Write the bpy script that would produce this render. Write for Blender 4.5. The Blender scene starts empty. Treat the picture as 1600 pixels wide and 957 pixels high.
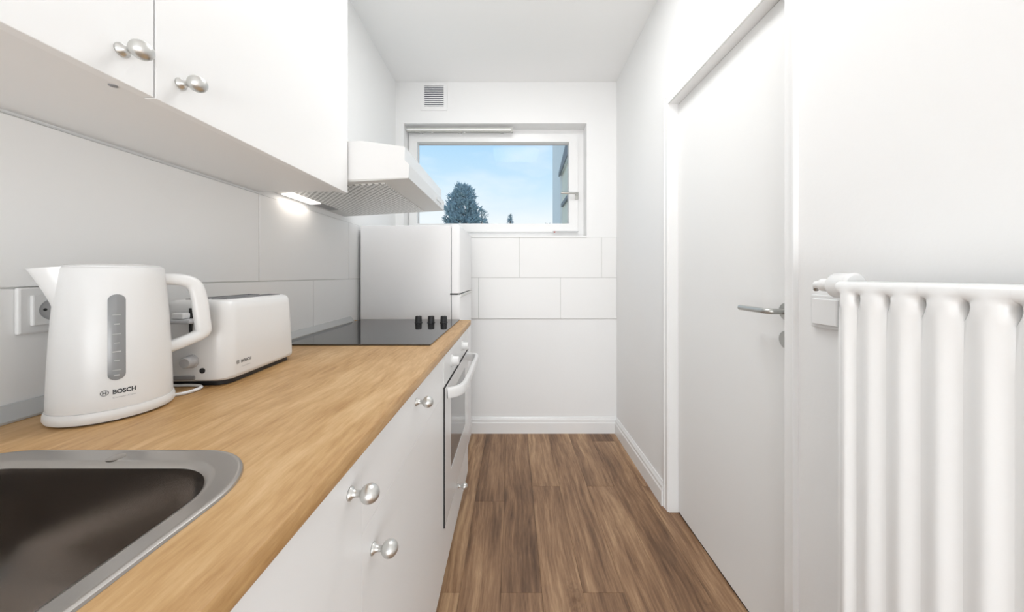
import bpy, bmesh, math, random
from mathutils import Vector, Matrix
random.seed(7)
S = bpy.context.scene
COL = S.collection
PI = math.pi

# ------------------------------------------------------------------ camera
H = 1.16
cam_d = bpy.data.cameras.new('camera')
cam = bpy.data.objects.new('camera', cam_d); COL.objects.link(cam)
cam.location = (0, 0, H); cam.rotation_euler = (PI/2, 0, 0)
cam_d.sensor_fit = 'HORIZONTAL'; cam_d.sensor_width = 36
cam_d.lens = 510/1600*36
cam_d.shift_x = -1/1600; cam_d.shift_y = -49/1600
cam_d.clip_start = 0.01; cam_d.clip_end = 500
S.camera = cam

# ------------------------------------------------------------------ world, lights, exposure
S.view_settings.view_transform = 'Standard'; S.view_settings.look = 'None'
S.view_settings.exposure = 0.22; S.view_settings.gamma = 1.0
S.view_settings.use_curve_mapping = False
W = bpy.data.worlds.new('sky'); S.world = W; W.use_nodes = True
nt = W.node_tree; nt.nodes.clear()
def wn(t, **k):
    n = nt.nodes.new(t)
    for a, b in k.items(): setattr(n, a, b)
    return n
tc = wn('ShaderNodeTexCoord'); sep = wn('ShaderNodeSeparateXYZ'); nt.links.new(tc.outputs['Generated'], sep.inputs[0])
rmp = wn('ShaderNodeValToRGB'); nt.links.new(sep.outputs['Z'], rmp.inputs[0])
cr = rmp.color_ramp
cr.elements[0].position = 0.0; cr.elements[0].color = (.93, .95, .97, 1)
cr.elements[1].position = 1.0; cr.elements[1].color = (.38, .64, .95, 1)
e = cr.elements.new(.16); e.color = (.86, .92, .96, 1)
e = cr.elements.new(.25); e.color = (.63, .82, .96, 1)
e = cr.elements.new(.37); e.color = (.45, .71, .95, 1)
mp = wn('ShaderNodeMapping'); mp.inputs['Scale'].default_value = (1.6, 1.6, 5); nt.links.new(tc.outputs['Generated'], mp.inputs[0])
nz = wn('ShaderNodeTexNoise'); nz.inputs['Scale'].default_value = 2.2; nz.inputs['Detail'].default_value = 5
nt.links.new(mp.outputs[0], nz.inputs['Vector'])
nr = wn('ShaderNodeValToRGB'); nt.links.new(nz.outputs[0], nr.inputs[0])
nr.color_ramp.elements[0].position = .48; nr.color_ramp.elements[0].color = (0, 0, 0, 1)
nr.color_ramp.elements[1].position = .72; nr.color_ramp.elements[1].color = (.55, .55, .55, 1)
mx = wn('ShaderNodeMix', data_type='RGBA'); nt.links.new(nr.outputs[0], mx.inputs['Factor'])
nt.links.new(rmp.outputs[0], mx.inputs[6]); mx.inputs[7].default_value = (.95, .97, 1, 1)
bg = wn('ShaderNodeBackground'); bg.inputs['Strength'].default_value = .9
nt.links.new(mx.outputs[2], bg.inputs[0])
wo = wn('ShaderNodeOutputWorld'); nt.links.new(bg.outputs[0], wo.inputs[0])

def area(name, loc, rot, sx, sy, power, col=(1, 1, 1)):
    d = bpy.data.lights.new(name, 'AREA'); d.shape = 'RECTANGLE'; d.size = sx; d.size_y = sy
    d.energy = power; d.color = col
    o = bpy.data.objects.new(name, d); COL.objects.link(o); o.location = loc; o.rotation_euler = rot
    return o
# unseen fill light added behind the camera to lift the lower room
area('rear_fill', (-.05, -2.42, .58), (PI/2, 0, 0), 1.55, 1.0, 46, (.975, .99, 1))

# ------------------------------------------------------------------ materials
def mat(name, col, rough=.5, metal=0, ior=1.5, coat=0, bump=None, emit=None, aniso=0):
    m = bpy.data.materials.new(name); m.use_nodes = True
    t = m.node_tree; b = t.nodes['Principled BSDF']
    b.inputs['Base Color'].default_value = (*col, 1); b.inputs['Roughness'].default_value = rough
    b.inputs['Metallic'].default_value = metal; b.inputs['IOR'].default_value = ior
    b.inputs['Coat Weight'].default_value = coat
    b.inputs['Anisotropic'].default_value = aniso
    if emit: b.inputs['Emission Color'].default_value = (*emit[0], 1); b.inputs['Emission Strength'].default_value = emit[1]
    if bump:
        sc, st, di = bump
        tc = t.nodes.new('ShaderNodeTexCoord'); n = t.nodes.new('ShaderNodeTexNoise')
        n.inputs['Scale'].default_value = sc; n.inputs['Detail'].default_value = 4
        t.links.new(tc.outputs['Object'], n.inputs['Vector'])
        bp = t.nodes.new('ShaderNodeBump'); bp.inputs['Strength'].default_value = st; bp.inputs['Distance'].default_value = di
        t.links.new(n.outputs[0], bp.inputs['Height']); t.links.new(bp.outputs[0], b.inputs['Normal'])
    return m

def wood(name, cols, stretch, fine, rough, knots=False, per_object=False, bump=.15):
    """cols: list of (pos, rgb); grain runs along Y of object space"""
    m = bpy.data.materials.new(name); m.use_nodes = True
    t = m.node_tree; b = t.nodes['Principled BSDF']; L = t.links.new
    N = t.nodes.new
    tc = N('ShaderNodeTexCoord'); vec = tc.outputs['Object']
    if per_object:
        oi = N('ShaderNodeObjectInfo')
        mu = N('ShaderNodeMath'); mu.operation = 'MULTIPLY'; mu.inputs[1].default_value = 61.7; L(oi.outputs['Random'], mu.inputs[0])
        cx = N('ShaderNodeCombineXYZ'); L(mu.outputs[0], cx.inputs[0]); L(mu.outputs[0], cx.inputs[1]); L(mu.outputs[0], cx.inputs[2])
        va = N('ShaderNodeVectorMath'); va.operation = 'ADD'; L(vec, va.inputs[0]); L(cx.outputs[0], va.inputs[1]); vec = va.outputs[0]
    # warp
    wz = N('ShaderNodeTexNoise'); wz.inputs['Scale'].default_value = 2.3; wz.inputs['Detail'].default_value = 2; L(vec, wz.inputs['Vector'])
    ws = N('ShaderNodeVectorMath'); ws.operation = 'SCALE'; ws.inputs['Scale'].default_value = .05; L(wz.outputs['Color'], ws.inputs[0])
    wa = N('ShaderNodeVectorMath'); wa.operation = 'ADD'; L(vec, wa.inputs[0]); L(ws.outputs[0], wa.inputs[1])
    m1 = N('ShaderNodeMapping'); m1.inputs['Scale'].default_value = stretch; L(wa.outputs[0], m1.inputs[0])
    n1 = N('ShaderNodeTexNoise'); n1.inputs['Scale'].default_value = 1; n1.inputs['Detail'].default_value = 5; n1.inputs['Roughness'].default_value = .55
    L(m1.outputs[0], n1.inputs['Vector'])
    m2 = N('ShaderNodeMapping'); m2.inputs['Scale'].default_value = fine; L(wa.outputs[0], m2.inputs[0])
    n2 = N('ShaderNodeTexNoise'); n2.inputs['Scale'].default_value = 1; n2.inputs['Detail'].default_value = 6; n2.inputs['Roughness'].default_value = .7
    L(m2.outputs[0], n2.inputs['Vector'])
    ad = N('ShaderNodeMix'); ad.data_type = 'FLOAT'; ad.inputs[0].default_value = .48
    L(n1.outputs[0], ad.inputs[2]); L(n2.outputs[0], ad.inputs[3])
    fac = ad.outputs[0]
    if per_object:
        sh = N('ShaderNodeMath'); sh.operation = 'MULTIPLY_ADD'; sh.inputs[1].default_value = .10; sh.inputs[2].default_value = -.05
        L(oi.outputs['Random'], sh.inputs[0])
        a2 = N('ShaderNodeMath'); a2.operation = 'ADD'; L(fac, a2.inputs[0]); L(sh.outputs[0], a2.inputs[1]); fac = a2.outputs[0]
    rp = N('ShaderNodeValToRGB'); L(fac, rp.inputs[0])
    r = rp.color_ramp
    while len(r.elements) < len(cols): r.elements.new(.5)
    for el, (p, c) in zip(r.elements, cols): el.position = p; el.color = (*c, 1)
    colo = rp.outputs[0]
    if knots:
        mk = N('ShaderNodeMapping'); mk.inputs['Scale'].default_value = knots; L(wa.outputs[0], mk.inputs[0])
        vo = N('ShaderNodeTexVoronoi'); vo.inputs['Scale'].default_value = 1; L(mk.outputs[0], vo.inputs['Vector'])
        n3 = N('ShaderNodeTexNoise'); n3.inputs['Scale'].default_value = 60; L(wa.outputs[0], n3.inputs['Vector'])
        k0 = N('ShaderNodeMath'); k0.operation = 'MULTIPLY_ADD'; k0.inputs[1].default_value = .12; L(n3.outputs[0], k0.inputs[0]); L(vo.outputs['Distance'], k0.inputs[2])
        kr = N('ShaderNodeValToRGB'); L(k0.outputs[0], kr.inputs[0])
        kr.color_ramp.elements[0].position = .09; kr.color_ramp.elements[0].color = (.42, .34, .28, 1)
        kr.color_ramp.elements[1].position = .2; kr.color_ramp.elements[1].color = (1, 1, 1, 1)
        mm = N('ShaderNodeMix'); mm.data_type = 'RGBA'; mm.blend_type = 'MULTIPLY'; mm.inputs[0].default_value = 1
        L(colo, mm.inputs[6]); L(kr.outputs[0], mm.inputs[7]); colo = mm.outputs[2]
    L(colo, b.inputs['Base Color']); b.inputs['Roughness'].default_value = rough
    bp = N('ShaderNodeBump'); bp.inputs['Strength'].default_value = bump; bp.inputs['Distance'].default_value = .0006
    L(n2.outputs[0], bp.inputs['Height']); L(bp.outputs[0], b.inputs['Normal'])
    return m

M = {}
M['wall'] = mat('wall_paint', (.91, .91, .905), .75, bump=(90, .12, .002))
M['ceiling'] = mat('ceiling_paint', (.94, .94, .935), .8, bump=(70, .1, .002))
M['tile'] = mat('glazed_tile', (.90, .898, .89), .42)
M['grout'] = mat('grout', (.62, .62, .60), .8)
M['cab'] = mat('cabinet_white', (.89, .89, .885), .32, bump=(260, .03, .0005))
M['cabin'] = mat('cabinet_panel', (.86, .857, .85), .45)
M['plastic'] = mat('white_plastic', (.80, .80, .795), .28)
M['fridge'] = mat('fridge_white', (.90, .90, .905), .35, bump=(350, .04, .0005))
M['enamel'] = mat('white_enamel', (.80, .80, .795), .22)
M['lacquer'] = mat('door_lacquer', (.90, .90, .89), .6, bump=(60, .03, .001))
M['gloss'] = mat('gloss_white', (.91, .91, .905), .25)
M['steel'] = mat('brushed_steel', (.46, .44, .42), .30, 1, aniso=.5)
M['bowl'] = mat('bowl_steel_shaded', (.33, .30, .275), .24, 1)  # steel toned down, carries the shade inside the bowl
M['nickel'] = mat('satin_nickel', (.66, .66, .64), .36, 1)
M['handle'] = mat('handle_steel', (.52, .52, .50), .32, 1)
M['black'] = mat('black_plastic', (.018, .018, .02), .4)
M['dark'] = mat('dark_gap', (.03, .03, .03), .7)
M['hob'] = mat('black_glass', (.02, .02, .021), .035, ior=2.0)
M['ovenglass'] = mat('oven_glass', (.20, .205, .205), .08, ior=1.6)
M['grey'] = mat('grey_plastic', (.28, .28, .29), .4)
M['midgrey'] = mat('light_grey_plastic', (.50, .50, .51), .4)
M['rail'] = mat('rail_grey', (.52, .52, .49), .45)
M['gauge'] = mat('gauge_plastic', (.27, .275, .28), .18)
M['print'] = mat('dark_print', (.05, .055, .06), .5)
M['thinprint'] = mat('fine_print', (.28, .29, .30), .5)
M['tick'] = mat('pale_print', (.45, .45, .45), .5)
M['strip'] = mat('grey_profile', (.55, .565, .57), .3, metal=.25)
M['hoodgrey'] = mat('hood_underside', (.66, .66, .64), .35, metal=.15)
M['cord'] = mat('cord_white', (.8, .8, .8), .45)
M['red'] = mat('red_mark', (.4, .05, .04), .5)
M['lens'] = mat('lit_lens', (.9, .88, .85), .4, emit=((1, .95, .9), 1.1))
M['needle'] = mat('conifer_needles_hazed', (.36, .48, .55), .8)  # distance haze mixed into the base colour, also in the paler needles
M['needle2'] = mat('conifer_needles_pale_hazed', (.38, .47, .51), .8)
M['bark'] = mat('bark', (.16, .13, .11), .9)
M['ground'] = mat('meadow', (.18, .22, .10), .95, bump=(3, .3, .05))
M['render'] = mat('outside_plaster', (.80, .83, .86), .9, bump=(30, .2, .01))
M['beige'] = mat('outside_beige', (.80, .78, .70), .9)
M['slate'] = mat('outside_dark', (.26, .27, .30), .7)
M['worktop'] = wood('oak_laminate', [(.33, (.29, .145, .048)), (.43, (.46, .26, .100)), (.54, (.57, .35, .155)), (.66, (.68, .455, .235))],
                    (11, 2.4, 11), (105, 13, 105), .42, knots=(5.5, 2.3, 5.5))
M['floor'] = wood('vinyl_oak', [(.35, (.105, .052, .025)), (.44, (.21, .113, .058)), (.53, (.345, .20, .108)), (.63, (.54, .35, .20))],
                  (8, 1.0, 8), (60, 3.5, 60), .42, knots=(4.5, 1.3, 4.5), per_object=True)

# perforated grease filter
def filter_mat():
    m = mat('perforated_filter', (.5, .5, .48), .4, .5); t = m.node_tree; b = t.nodes['Principled BSDF']; L = t.links.new
    tc = t.nodes.new('ShaderNodeTexCoord'); mp = t.nodes.new('ShaderNodeMapping'); mp.inputs['Rotation'].default_value = (0, 0, PI/4)
    mp.inputs['Scale'].default_value = (62, 62, 62); L(tc.outputs['Object'], mp.inputs[0])
    vo = t.nodes.new('ShaderNodeTexVoronoi'); vo.inputs['Scale'].default_value = 1; vo.inputs['Randomness'].default_value = 0; L(mp.outputs[0], vo.inputs['Vector'])
    sp = t.nodes.new('ShaderNodeSeparateXYZ'); L(mp.outputs[0], sp.inputs[0])
    # distance only in the panel's plane
    f = []
    for k in (0, 1):
        fr = t.nodes.new('ShaderNodeMath'); fr.operation = 'FRACT'; L(sp.outputs[k], fr.inputs[0])
        su = t.nodes.new('ShaderNodeMath'); su.operation = 'SUBTRACT'; su.inputs[1].default_value = .5; L(fr.outputs[0], su.inputs[0])
        sq = t.nodes.new('ShaderNodeMath'); sq.operation = 'MULTIPLY'; L(su.outputs[0], sq.inputs[0]); L(su.outputs[0], sq.inputs[1]); f.append(sq)
    ad = t.nodes.new('ShaderNodeMath'); ad.operation = 'ADD'; L(f[0].outputs[0], ad.inputs[0]); L(f[1].outputs[0], ad.inputs[1])
    rp = t.nodes.new('ShaderNodeValToRGB'); L(ad.outputs[0], rp.inputs[0])
    rp.color_ramp.elements[0].position = .09; rp.color_ramp.elements[0].color = (.30, .30, .285, 1)
    rp.color_ramp.elements[1].position = .13; rp.color_ramp.elements[1].color = (.84, .84, .82, 1)
    L(rp.outputs[0], b.inputs['Base Color'])
    return m
M['filter'] = filter_mat()

def glass_mat():
    m = bpy.data.materials.new('window_glass'); m.use_nodes = True; t = m.node_tree; t.nodes.clear()
    tr = t.nodes.new('ShaderNodeBsdfTransparent'); tr.inputs[0].default_value = (.99, 1, 1, 1)
    gl = t.nodes.new('ShaderNodeBsdfGlossy'); gl.inputs['Roughness'].default_value = 0
    fr = t.nodes.new('ShaderNodeFresnel'); fr.inputs['IOR'].default_value = 1.1
    mx = t.nodes.new('ShaderNodeMixShader'); o = t.nodes.new('ShaderNodeOutputMaterial')
    t.links.new(fr.outputs[0], mx.inputs[0]); t.links.new(tr.outputs[0], mx.inputs[1]); t.links.new(gl.outputs[0], mx.inputs[2]); t.links.new(mx.outputs[0], o.inputs[0])
    return m
M['glass'] = glass_mat()

# ------------------------------------------------------------------ helpers
ORG = {}
def thing(name, label, cat, loc, group=None, kind=None):
    o = bpy.data.objects.new(name, None); COL.objects.link(o); o.location = loc
    o.empty_display_size = .05
    if label: o['label'] = label
    if cat: o['category'] = cat
    if group: o['group'] = group
    if kind: o['kind'] = kind
    ORG[o] = Vector(loc)
    return o
def tag(o, label=None, cat=None, group=None, kind=None):
    if label: o['label'] = label
    if cat: o['category'] = cat
    if group: o['group'] = group
    if kind: o['kind'] = kind
    return o
def obj(name, bm, m, parent=None, smooth=False, label=None):
    """bm in world coordinates (or, with a parent, shifted to the parent's origin)"""
    me = bpy.data.meshes.new(name)
    bmesh.ops.recalc_face_normals(bm, faces=bm.faces)
    if parent is None:   # origin at the middle of the base
        xs = [v.co.x for v in bm.verts]; ys = [v.co.y for v in bm.verts]; zs = [v.co.z for v in bm.verts]
        org = Vector(((min(xs)+max(xs))/2, (min(ys)+max(ys))/2, min(zs)))
    else: org = ORG[parent]
    bmesh.ops.translate(bm, verts=bm.verts, vec=-org)
    bm.to_mesh(me); bm.free()
    if smooth:
        for p in me.polygons: p.use_smooth = True
        if smooth != 'all': me.set_sharp_from_angle(angle=math.radians(38))
    me.materials.append(M[m] if isinstance(m, str) else m)
    o = bpy.data.objects.new(name, me); COL.objects.link(o)
    if parent is None: o.location = org
    else: o.parent = parent
    ORG[o] = org
    if label: o['label'] = label
    return o
def struct(name, bm, m, parent=None, label=None, **k):
    o = obj(name, bm, m, parent, **k)
    if parent is None: o['kind'] = 'structure'
    if label: o['label'] = label
    return o
def bx(bm, x0, x1, y0, y1, z0, z1, bev=0, seg=2):
    r = bmesh.ops.create_cube(bm, size=1)
    vs = r['verts']
    for v in vs:
        v.co = Vector((x0+(v.co.x+.5)*(x1-x0), y0+(v.co.y+.5)*(y1-y0), z0+(v.co.z+.5)*(z1-z0)))
    if bev:
        es = list({e for v in vs for e in v.link_edges})
        bmesh.ops.bevel(bm, geom=es, offset=bev, segments=seg, affect='EDGES', profile=.5)
    return bm
def box(*a, bev=0, seg=2): return bx(bmesh.new(), *a, bev=bev, seg=seg)
def ring_loft(bm, rings, cap0=True, cap1=True, closed=True):
    R = [[bm.verts.new(p) for p in r] for r in rings]
    n = len(R[0])
    for a, b in zip(R, R[1:]):
        for i in range(n if closed else n-1):
            j = (i+1) % n
            bm.faces.new((a[i], a[j], b[j], b[i]))
    if cap0: bm.faces.new(R[0])
    if cap1: bm.faces.new(R[-1])
    return bm
def lathe(prof, c, axis='Z', seg=40, bm=None):
    """prof: (radius, height) pairs along the axis from point c"""
    bm = bm or bmesh.new(); c = Vector(c)
    A = {'Z': (Vector((1,0,0)), Vector((0,1,0)), Vector((0,0,1))), 'X': (Vector((0,1,0)), Vector((0,0,1)), Vector((1,0,0))),
         'Y': (Vector((0,0,1)), Vector((1,0,0)), Vector((0,1,0))), '-Y': (Vector((1,0,0)), Vector((0,0,1)), Vector((0,-1,0))),
         '-X': (Vector((0,0,1)), Vector((0,1,0)), Vector((-1,0,0)))}[axis] if isinstance(axis, str) else axis
    rings = []
    for r, h in prof:
        r = max(r, 1e-5)
        rings.append([c + A[0]*(r*math.cos(2*PI*i/seg)) + A[1]*(r*math.sin(2*PI*i/seg)) + A[2]*h for i in range(seg)])
    return ring_loft(bm, rings)
def prism(poly, axis, a, b, bm=None):
    """poly of 2-D points extruded along axis between a and b; X: (y,z), Y: (x,z), Z: (x,y)"""
    bm = bm or bmesh.new()
    f = {'X': lambda p, t: (t, p[0], p[1]), 'Y': lambda p, t: (p[0], t, p[1]), 'Z': lambda p, t: (p[0], p[1], t)}[axis]
    return ring_loft(bm, [[f(p, a) for p in poly], [f(p, b) for p in poly]])
def catmull(P, n=8):
    P = [Vector(p) for p in P]; out = []
    Q = [P[0]*2-P[1]] + P + [P[-1]*2-P[-2]]
    for i in range(1, len(Q)-2):
        for k in range(n):
            t = k/n; a, b, c, d = Q[i-1], Q[i], Q[i+1], Q[i+2]
            out.append(.5*((2*b)+(c-a)*t+(2*a-5*b+4*c-d)*t*t+(3*b-a-3*c+d)*t**3))
    out.append(P[-1]); return out
def sweep(path, rn, rb, up=None, seg=12, power=2.0, bm=None):
    """sweep a superellipse section: rn across in the plane of travel, rb along the fixed 'up' vector"""
    bm = bm or bmesh.new(); n = len(path); rings = []
    for i, p in enumerate(path):
        t = (path[min(i+1, n-1)]-path[max(i-1, 0)]).normalized()
        u = up or Vector((0, 0, 1))
        if abs(t.dot(u)) > .98: u = Vector((1, 0, 0))
        b = (u - t*u.dot(t)).normalized(); nn = b.cross(t)
        rr = rn(i/(n-1)) if callable(rn) else rn
        bb = rb(i/(n-1)) if callable(rb) else rb
        ring = []
        for k in range(seg):
            a = 2*PI*k/seg; c, s = math.cos(a), math.sin(a)
            ring.append(p + nn*(rr*math.copysign(abs(c)**(2/power), c)) + b*(bb*math.copysign(abs(s)**(2/power), s)))
        rings.append(ring)
    return ring_loft(bm, rings)
def rrect(x0, x1, y0, y1, r, n=10):
    pts = []
    for cx, cy, a0 in ((x1-r, y1-r, 0), (x0+r, y1-r, PI/2), (x0+r, y0+r, PI), (x1-r, y0+r, 1.5*PI)):
        for k in range(n+1):
            a = a0 + PI/2*k/n; pts.append((cx+r*math.cos(a), cy+r*math.sin(a)))
    return pts
def boolean_cut(bm, cutters):
    """subtract closed bmeshes, result as bmesh"""
    def tmp(b):
        me = bpy.data.meshes.new('tmp'); bmesh.ops.recalc_face_normals(b, faces=b.faces); b.to_mesh(me); b.free()
        o = bpy.data.objects.new('tmp', me); COL.objects.link(o); return o
    o = tmp(bm); cs = [tmp(c) for c in cutters]
    for c in cs:
        md = o.modifiers.new('b', 'BOOLEAN'); md.operation = 'DIFFERENCE'; md.object = c; md.solver = 'EXACT'
    bpy.context.view_layer.update()
    ev = o.evaluated_get(bpy.context.evaluated_depsgraph_get())
    out = bmesh.new(); out.from_mesh(ev.to_mesh()); ev.to_mesh_clear()
    for q in [o]+cs:
        me = q.data; bpy.data.objects.remove(q); bpy.data.meshes.remove(me)
    return out
def text_points(body, size, bold=0.0):
    """flat lettering as (verts, faces), starting at the origin"""
    cu = bpy.data.curves.new('t', 'FONT'); cu.body = body; cu.size = size; cu.offset = bold; cu.resolution_u = 4
    o = bpy.data.objects.new('t', cu); COL.objects.link(o); bpy.context.view_layer.update()
    ev = o.evaluated_get(bpy.context.evaluated_depsgraph_get()); me = ev.to_mesh()
    vs = [v.co.copy() for v in me.vertices]; fs = [list(p.vertices) for p in me.polygons]
    ev.to_mesh_clear(); bpy.data.objects.remove(o); bpy.data.curves.remove(cu)
    return vs, fs
def mapped(bm, vs, fs, fn):
    V = [bm.verts.new(fn(v.x, v.y)) for v in vs]
    for f in fs:
        try: bm.faces.new([V[i] for i in f])
        except ValueError: pass
    return bm
def emblem_points(r):
    """ring with an armature-like H inside, drawn flat about the origin"""
    vs, fs = [], []
    n = 28
    for k in range(n):
        a = 2*PI*k/n
        vs += [Vector((r*math.cos(a), r*math.sin(a), 0)), Vector((.84*r*math.cos(a), .84*r*math.sin(a), 0))]
    for k in range(n):
        a, b = 2*k, 2*((k+1) % n); fs.append([a, b, b+1, a+1])
    def quad(x0, x1, y0, y1):
        i = len(vs); vs.extend([Vector((x0, y0, 0)), Vector((x1, y0, 0)), Vector((x1, y1, 0)), Vector((x0, y1, 0))]); fs.append([i, i+1, i+2, i+3])
    quad(-.46*r, -.24*r, -.62*r, .62*r); quad(.24*r, .46*r, -.62*r, .62*r); quad(-.24*r, .24*r, -.12*r, .12*r)
    return vs, fs

# ------------------------------------------------------------------ main dimensions
XL, XR, YB = -.852, .763, 2.389      # tiled face left, painted face right, tiled face at the back
ZC = 2.575                           # ceiling over the back wall
ZW = .915                            # worktop surface
XW = -.226                           # worktop front
YREAR = -2.4

# ------------------------------------------------------------------ room shell
bm = bmesh.new()
ring_loft(bm, [[(-1.0, YREAR-.1, 2.66), (1.0, YREAR-.1, 2.66), (1.0, 1.5, 2.612), (-1.0, 1.5, 2.612)],
               [(-1.0, YREAR-.1, 2.8), (1.0, YREAR-.1, 2.8), (1.0, 1.5, 2.8), (-1.0, 1.5, 2.8)]])
bm2 = bmesh.new()
prof = [(YREAR-.1, 2.63), (1.0, 2.63), (1.6, 2.615), (YB+.02, ZC), (YB+.02, 2.8), (YREAR-.1, 2.8)]
bm.free()
struct('ceiling', prism(prof, 'X', -1.0, 1.0, bm2), 'ceiling', label='plain white painted ceiling')

wl = struct('wall_left', box(-1.0, XL-.008, YREAR, YB+.3, 0, 2.62), 'wall', label='white painted wall behind the kitchen units')
# back wall with window niche
NX0, NX1, NZ0, NZ1 = -.80, .543, 1.4335, 2.272
bm = bmesh.new(); y0, y1 = YB+.008, YB+.31
bx(bm, XL-.1, NX0, y0, y1, 0, 2.62); bx(bm, NX1, .95, y0, y1, 0, 2.62)
bx(bm, NX0, NX1, y0, y1, 0, NZ0); bx(bm, NX0, NX1, y0, y1, NZ1, 2.62)
wb = struct('wall_back', bm, 'wall', label='white end wall with tiled band and high window')
# right wall with door opening
DY0, DY1, DZ, XD = .911, 1.594, 1.994, .807
bm = bmesh.new()
bx(bm, XR, .9, YREAR, DY0, 0, 2.66); bx(bm, XR, .9, DY1, YB+.3, 0, 2.66); bx(bm, XR, .9, DY0, DY1, DZ, 2.66)
bx(bm, .87, .9, DY0, DY1, 0, DZ)  # unseen slab added behind the leaf to stop light leaking under it
struct('wall_right', bm, 'wall', label='white painted wall with the flush door')
bm = bmesh.new()   # wall behind the photographer with a wide opening
bx(bm, -1.0, -.84, YREAR-.12, YREAR, 0, 2.66); bx(bm, .74, .9, YREAR-.12, YREAR, 0, 2.66); bx(bm, -.84, .74, YREAR-.12, YREAR, 2.45, 2.66)
struct('wall_rear', bm, 'wall', label='white wall behind the camera with a wide opening')

# floor planks
fl = struct('floor', box(-.86, .87, YREAR, YB+.01, -.03, -.0035), 'dark', label='brown oak look plank floor')
PW, PL = .15, 1.2
cache = {}
def piece(name, dims, m, parent, centre, bev=.0008):
    key = (name, tuple(round(d, 4) for d in dims), m)
    if key not in cache:
        d = dims; b = box(-d[0]/2, d[0]/2, -d[1]/2, d[1]/2, -d[2]/2, d[2]/2, bev=bev, seg=1)
        me = bpy.data.meshes.new(name); b.to_mesh(me); b.free(); me.materials.append(M[m]); cache[key] = me
    o = bpy.data.objects.new(name, cache[key]); COL.objects.link(o); o.parent = parent
    o.location = Vector(centre) - ORG[parent]; return o
xs = [-.86, -.793] + [-.643+.15*k for k in range(10)] + [.865]
for i, (a, b) in enumerate(zip(xs, xs[1:])):
    off = 1.789 if i % 2 == 1 else 1.19
    if i % 5 == 0: off -= .12
    ends = [YREAR]
    y = off - PL*5
    while y < YB:
        if y > YREAR+.05: ends.append(y)
        y += PL
    ends.append(YB)
    for c, d in zip(ends, ends[1:]):
        if d-c > .02: piece('plank', (b-a-.0006, d-c-.0006, .004), 'floor', fl, ((a+b)/2, (c+d)/2, -.002), .0005)

# wall tiles, two rows of 30 x 60
rows = [(.837, 1.137), (1.137, 1.4325)]
G = .003
def tiles_left():
    g = obj('grout', box(XL-.009, XL-.0025, -.7, YB, .837, 1.4325), 'grout', wl)
    for r, (z0, z1) in enumerate(rows):
        j = [.197+.6*k for k in range(-1, 5)] if r == 0 else [-.103+.6*k for k in range(-1, 5)]
        j = [-.7] + [q for q in j if -.65 < q < YB-.02] + [YB]
        for a, b in zip(j, j[1:]):
            piece('tile', (.008, b-a-G, z1-z0-G), 'tile', wl, (XL-.004, (a+b)/2, (z0+z1)/2), .0012)
tiles_left()
def tiles_back():
    g = obj('grout', box(XL, XR, YB+.0025, YB+.009, .837, 1.4325), 'grout', wb)
    for r, (z0, z1) in enumerate(rows):
        j = [-.25+.6*k for k in range(-1, 3)] if r == 0 else [.051+.6*k for k in range(-1, 2)]
        j = [XL] + [q for q in j if XL+.02 < q < XR-.02] + [XR]
        for a, b in zip(j, j[1:]):
            piece('tile', (b-a-G, .008, z1-z0-G), 'tile', wb, ((a+b)/2, YB+.004, (z0+z1)/2), .0012)
tiles_back()

# skirting boards
def skirt(t): return [(0, 0), (t, 0), (t, .075), (t-.004, .083), (t-.004, .096), (t-.010, .108), (t-.012, .115), (0, .115)]
bm = bmesh.new()
ring_loft(bm, [[(x, YB+.008-p[0], p[1]) for p in skirt(.018)] for x in (-.84, XR)])
struct('baseboard_back', bm, 'gloss', label='white profiled skirting board along the end wall')
bm = bmesh.new(); ring_loft(bm, [[(XR-p[0], y, p[1]) for p in skirt(.018)] for y in (DY1+.04, YB-.012)])
struct('baseboard_right', bm, 'gloss', label='white profiled skirting board between door and end wall')
bm = bmesh.new(); ring_loft(bm, [[(XR-p[0], y, p[1]) for p in skirt(.018)] for y in (YREAR, DY0-.04)])
struct('baseboard_right.001', bm, 'gloss', label='white profiled skirting board below the radiator')

# ------------------------------------------------------------------ door
d1 = thing('door_1', 'plain white flush door with steel lever handle in the right wall', None, (XD, (DY0+DY1)/2, 0), kind='structure')
obj('door_leaf', box(XD, XD+.04, DY0+.004, DY1-.004, .007, DZ-.004, bev=.002), 'lacquer', d1)
bm = bmesh.new()
cw = .04; cp = .007
def casing_leg(a, b):
    ring_loft(bm, [[(XR, a, z), (XR-cp*.5, a, z), (XR-cp, a+(b-a)*.08, z), (XR-cp, a+(b-a)*.62, z), (XR-cp-.004, a+(b-a)*.74, z), (XR-cp-.004, a+(b-a)*.92, z), (XR, b, z)] for z in (0, DZ+cw)])
casing_leg(DY0, DY0-cw); casing_leg(DY1, DY1+cw)
bx(bm, XR-cp, XR, DY0-.0, DY1+.0, DZ, DZ+cw)
bx(bm, XR-.001, .868, DY0-.001, DY0+.003, 0, DZ); bx(bm, XR-.001, .868, DY1-.003, DY1+.001, 0, DZ); bx(bm, XR-.001, .868, DY0, DY1, DZ-.003, DZ+.001)
obj('door_frame', bm, 'gloss', d1)
obj('threshold_gap', box(XD+.002, XD+.04, DY0+.003, DY1-.003, 0, .004), 'dark', d1, label='dark gap under the door')
hy, hz = .956, 1.052
ro = obj('rosette', lathe([(.0, 0), (.026, 0), (.026, .006), (.024, .008), (0, .008)], (XD, hy, hz), '-X'), 'handle', d1, smooth=True)
path = catmull([(XD-.006, hy, hz), (XD-.03, hy, hz), (XD-.047, hy+.003, hz), (XD-.055, hy+.016, hz), (XD-.056, hy+.04, hz), (XD-.056, hy+.122, hz)], 6)
obj('lever', sweep(path, .0085, .0085, seg=16), 'handle', d1, smooth=True, label='brushed steel lever')
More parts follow.
